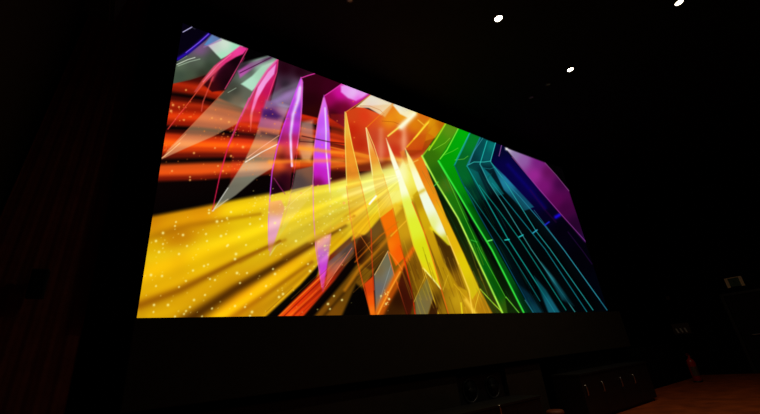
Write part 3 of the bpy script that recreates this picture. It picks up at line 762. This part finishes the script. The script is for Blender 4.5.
# low wall of panels beneath the fascia, opened for the recess
def panel(n, x0, x1, z0, z1, y0=4.5, m='panel'):
    obj(n, box(NB(), x0, x1, y0, YF - .002, z0, z1, .008), M[m], kind='structure')
panel('trim_2', LX(0) + .12, 4.52, 0, .965)
panel('trim_3', 5.70, 6.74, 0, .975)
panel('trim_4', 4.53, 5.69, 0, .50)
panel('trim_5', 10.3, 14.2, 0, .965, 4.6, 'side')
# ------------------------------------------------------------------ camera side left: curtain
bm = NB()
ts = np.linspace(0, 1, 80)
zs = np.linspace(.02, 6.36, 12)
grid = []
for z in zs:
    row = []
    for i, t in enumerate(ts):
        xa = LX(z) + .03
        row.append(bm.verts.new((xa + (-.19 - xa) * t, 4.56 + .0035 * math.sin(t * 40) + .0015 * math.sin(t * 97), z)))
    grid.append(row)
for a, b in zip(grid, grid[1:]):
    for i in range(len(ts) - 1): bm.faces.new((a[i], a[i + 1], b[i + 1], b[i]))
bmesh.ops.solidify(bm, geom=bm.faces[:], thickness=.012)
cu = obj('curtain', bm, M['curtain'], smooth=True)
tag(cu, 'tall dark maroon curtain hanging between the left wall and the black screen border', 'curtain')
# loudspeaker hung high in the left corner
sp = thing('loudspeaker', 'black loudspeaker hung from the ceiling high in the top left corner', 'loudspeaker', (-.56, 3.68, 4.84))
bm = NB()
vv = [bm.verts.new(p) for p in [(-.15, -.2, 0), (.12, -.2, 0), (.12, .16, 0), (-.15, .16, 0), (-.22, -.3, .75), (.24, -.3, .75), (.24, .2, .75), (-.22, .2, .75)]]
for f in [(0, 1, 2, 3), (4, 5, 6, 7), (0, 1, 5, 4), (1, 2, 6, 5), (2, 3, 7, 6), (3, 0, 4, 7)]: bm.faces.new([vv[i] for i in f])
bmesh.ops.bevel(bm, geom=bm.edges[:], offset=.035, segments=4, affect='EDGES')
obj('housing', bm, M['grille'], sp, smooth=False)
bm = NB()
vv = [bm.verts.new(p) for p in [(-.11, -.215, .06), (.08, -.215, .06), (.19, -.305, .68), (-.17, -.305, .68), (-.11, -.20, .06), (.08, -.20, .06), (.19, -.285, .68), (-.17, -.285, .68)]]
for f in [(0, 1, 2, 3), (4, 5, 6, 7), (0, 1, 5, 4), (1, 2, 6, 5), (2, 3, 7, 6), (3, 0, 4, 7)]: bm.faces.new([vv[i] for i in f])
obj('grille', bm, M['grille'], sp)
bm = NB(); tube(bm, [(0, 0, .74), (0, 0, 1.555)], .02); box(bm, -.08, .08, -.08, .08, 1.54, 1.559)
obj('hanging_bracket', bm, M['black'], sp)

# small box fixed on the curtain side
bm = box(NB(), -.07, .05, -.05, .03, -.13, .13, .01)
wb = thing('wall_speaker', 'small black box mounted halfway up the dark left corner', 'speaker', (-.56, 4.47, 2.19))
obj('housing', bm, M['black'], wb)
obj('grille', box(NB(), -.055, .035, -.056, -.048, -.115, .115, .003), M['grille'], wb)

# ------------------------------------------------------------------ subwoofer in the recess
sw = thing('subwoofer', 'black subwoofer with two round drivers in the recess under the screen', 'speaker', (5.11, 4.56, .502))
obj('cabinet', box(NB(), -.54, .54, 0, .36, 0, .42, .012), M['black'], sw)
for sx in (-.27, .27):
    bm = NB()
    lathe(bm, [(.175, 0), (.18, -.012), (.165, -.02), (.155, -.008), (.14, -.004)], 36, 'Y', (sx, 0, .21), closed=True)
    ring = obj('driver_ring', bm, M['metal'] if False else M['cone'], sw, True)
    bm = NB()
    lathe(bm, [(.135, -.012), (.10, -.002), (.05, .0), (.045, -.012), (.02, -.02), (.0, -.021)], 36, 'Y', (sx, 0, .21))
    obj('driver_cone', bm, M['cone'], sw, True)

# black equipment box under the right of the screen
eb = thing('equipment_box', 'dark flat-fronted box standing under the screen behind the long low cabinet', 'box', (8.2, 4.62, 0))
obj('body', box(NB(), -.92, 1.4, -.1, .25, .0, .95, .01), M['side'], eb)
obj('lid', box(NB(), -.94, 1.42, -.12, .26, .951, .985, .006), M['black'], eb)

# ------------------------------------------------------------------ low cabinets
def low_cabinet(label, x0, x1, y0, y1, h, handles, doors):
    t = thing('low_cabinet', label, 'cabinet', ((x0 + x1) / 2, y0, 0))
    cx = (x0 + x1) / 2
    obj('body', box(NB(), x0 - cx, x1 - cx, .02, y1 - y0, .05, h - .03, .004), M['cab'], t)
    obj('top', box(NB(), x0 - cx - .02, x1 - cx + .02, -.015, y1 - y0 + .01, h - .03, h, .004), M['cab'], t)
    obj('plinth', box(NB(), x0 - cx + .04, x1 - cx - .04, .05, y1 - y0 - .03, 0, .05), M['black'], t)
    n = doors
    wd = (x1 - x0) / n
    ds = [obj('door', box(NB(), x0 - cx + wd * k + .004, x0 - cx + wd * (k + 1) - .004, 0, .02, .06, h - .038, .003), M['cab'], t) for k in range(n)]
    for hx in handles:
        k = min(n - 1, max(0, int((hx - x0) / wd)))
        bm = NB()
        tube(bm, [(hx - cx, 0, .40), (hx - cx, -.028, .405), (hx - cx, -.03, .43), (hx - cx, -.03, .53), (hx - cx, -.028, .555), (hx - cx, 0, .56)], .009)
        obj('handle', bm, M['metal'], ds[k], True)
    return t
low_cabinet('long low dark cabinet with four steel handles beside the orange-brown floor', 6.86, 9.62, 3.87, 4.4, .745, [6.95, 7.53, 8.25, 8.81], 4)
low_cabinet('low dark cabinet under the subwoofer recess, only its last handle in frame', 3.2, 5.6, 3.87, 4.4, .56, [4.60], 4)

# low stool between the cabinets
st = thing('stool', 'orange-brown stool top at the bottom edge between the two low cabinets', 'stool', (6.25, 4.1, 0))
bm = NB(); lathe(bm, [(0, .20), (.12, .20), (.14, .215), (.14, .245), (.12, .265), (0, .27)], 32)
obj('seat', bm, M['orange'], st, True)
for k in range(4):
    a = PI / 4 + k * PI / 2
    bm = NB(); tube(bm, [(.09 * math.cos(a), .09 * math.sin(a), .202), (.12 * math.cos(a), .12 * math.sin(a), 0)], .012)
    obj('leg', bm, M['black'], st, True)

# ------------------------------------------------------------------ ceiling downlights
def downlight(label, x, y, lit, size=.085):
    t = thing('downlight', label, 'ceiling light', (x, y, ZC), group=None)
    bm = NB()
    lathe(bm, [(size * .98, -.001), (size * 1.3, -.001), (size * 1.32, -.012), (size * 1.05, -.03), (size * .98, -.026)], 36, closed=True)
    bm.faces.ensure_lookup_table()
    obj('trim_ring', bm, M['black'], t, True)
    bm = NB()
    lathe(bm, [(0, -.012), (size * .5, -.014), (size * .9, -.013), (size * .95, -.010), (size * .9, -.008), (0, -.008)], 36)
    obj('lens', bm, M['bulb'] if lit else M['lensoff'], t, True)
    if lit:
        L = bpy.data.lights.new('downlight_beam', 'AREA'); L.shape = 'DISK'; L.size = size * 1.6; L.spread = math.radians(150)
        L.energy = LAMP_W; L.color = (1, .80, .56); 
        lo = bpy.data.objects.new('downlight_beam', L); col.objects.link(lo); lo.parent = t; lo.location = (0, 0, -.06)
    return t
downlight('lit downlight in the black ceiling, leftmost of the three bright ones', 4.61, 2.29, True, .066)
downlight('lit downlight lowest in view, nearest above the right end of the screen', 6.95, 2.33, True, .061)
downlight('lit downlight cut by the top edge of the view at the right', 7.11, .47, True, .061)
downlight('faint unlit downlight at the top edge, well left of the lit ones', 2.29, 3.27, False, .045)
downlight('faint unlit downlight just below the lit one over the right of the screen', 6.95, 2.83, False, .05)
downlight('faint unlit downlight closest to the top edge of the screen', 7.0, 3.28, False, .05)

# ------------------------------------------------------------------ right wall: door, sign, plate, extinguisher
dr = thing('door_1', '', 'door', (X1, 2.75, 0)); 
for k in ('label', 'category'): del dr[k]
dr['kind'] = 'structure'
obj('door_leaf', box(NB(), -.05, -.001, -.55, .55, .005, 2.1, .006), M['door'], dr)
obj('door_frame', (lambda b: (box(b, -.08, -.001, -.64, -.56, 0, 2.18), box(b, -.08, -.001, .56, .64, 0, 2.18), box(b, -.08, -.001, -.559, .559, 2.11, 2.18))and b)(NB()), M['black'], dr)
bm = NB(); tube(bm, [(-.05, .36, 1.0), (-.11, .34, 1.0), (-.115, .3, 1.0), (-.115, -.36, 1.0), (-.11, -.4, 1.0), (-.05, -.42, 1.0)], .014)
obj('push_bar', bm, M['metal'], dr, True)

sg = thing('exit_sign', 'small green sign in a beige frame high on the dark right wall', 'sign', (X1, 2.93, 2.46))
obj('face', box(NB(), -.05, -.002, -.135, .135, -.12, .12), M['green'], sg)
bm = NB()
box(bm, -.065, -.051, -.20, -.125, -.14, .14, .004); box(bm, -.065, -.051, .125, .20, -.14, .14, .004); box(bm, -.065, -.051, -.124, .124, .12, .14)
obj('frame', bm, M['frame'], sg)
bm = NB()      # walking figure pictogram
lathe(bm, [(0, -.056), (.02, -.056), (.02, -.0501), (0, -.0501)], 16, 'X', (0, .015, .078))
def limb(a, b, r):
    a = Vector((-.053, a[0] * .72, a[1] * .72)); b = Vector((-.053, b[0] * .72, b[1] * .72)); tube(bm, [a, b], r * .7, 6)
limb((.01, .07), (-.005, -.02), .018); limb((.01, .06), (.08, .02), .009); limb((.01, .06), (-.06, .03), .009)
limb((-.005, -.02), (.06, -.07), .011); limb((.06, -.07), (.05, -.13), .010); limb((-.005, -.02), (-.05, -.08), .011); limb((-.05, -.08), (-.12, -.10), .010)
obj('pictogram', bm, M['green'], sg)
pl = thing('switch_panel', 'dark brown wall plate with three pale slanted strips in the far right corner', 'switch panel', (X1, 4.70, 1.31))
obj('plate', box(NB(), -.03, -.001, -.26, .2, -.12, .2, .006), M['brown'], pl)
for k in range(3):
    bm = NB()
    y = .09 - k * .115
    vv = [bm.verts.new(p) for p in [(-.04, y + .04, .06), (-.04, y, .06), (-.04, y - .035, -.075), (-.04, y + .005, -.075), (-.0305, y + .04, .06), (-.0305, y, .06), (-.0305, y - .035, -.075), (-.0305, y + .005, -.075)]]
    for f in [(0, 1, 2, 3), (4, 5, 6, 7), (0, 1, 5, 4), (1, 2, 6, 5), (2, 3, 7, 6), (3, 0, 4, 7)]: bm.faces.new([vv[i] for i in f])
    obj('strip', bm, M['pale'], pl)

bx = obj('wall_sensor', box(NB(), X1 - .05, X1 - .001, 4.66, 4.76, 2.26, 2.38, .008), M['brown'])
tag(bx, 'tiny dull brown box high on the right wall above the three-strip plate', 'sensor')

fe = thing('fire_extinguisher', 'red fire extinguisher standing on the far floor at the right, below the three-strip plate', 'fire extinguisher', (12.95, 4.12, 0))
fe.scale = (1, 1, 1)
bm = NB(); lathe(bm, [(0, .01), (.08, .01), (.095, .03), (.095, .48), (.08, .54), (.04, .575), (.03, .60), (0, .605)], 32)
obj('cylinder', bm, M['red'], fe, True)
bm = NB(); lathe(bm, [(.09, 0), (.10, .0), (.10, .035), (.0955, .036), (.0955, .005), (.093, 0.001)], 32, closed=True)
obj('base_ring', bm, M['black'], fe, True)
bm = NB(); lathe(bm, [(0, .605), (.03, .605), (.03, .65), (.018, .66), (0, .66)], 20); box(bm, -.11, .02, -.012, .012, .66, .675); box(bm, -.10, .02, -.012, .012, .69, .702)
obj('valve_handle', bm, M['red'], fe)
bm = NB(); tube(bm, [(.03, -.02, .63), (.09, -.06, .6), (.125, -.07, .5), (.125, -.06, .3), (.12, -.05, .12)], .012)
obj('hose', bm, M['black'], fe, True)
bm = NB()
n = 12
r1 = [[bm.verts.new((.0965 * math.cos(a), .0965 * math.sin(a), z)) for a in np.linspace(PI * .9, PI * 1.6, n)] for z in (.16, .38)]
for k in range(n - 1): bm.faces.new((r1[0][k], r1[0][k + 1], r1[1][k + 1], r1[1][k]))
bmesh.ops.solidify(bm, geom=bm.faces[:], thickness=-.0015)
obj('paper_label', bm, M['lab'], fe)
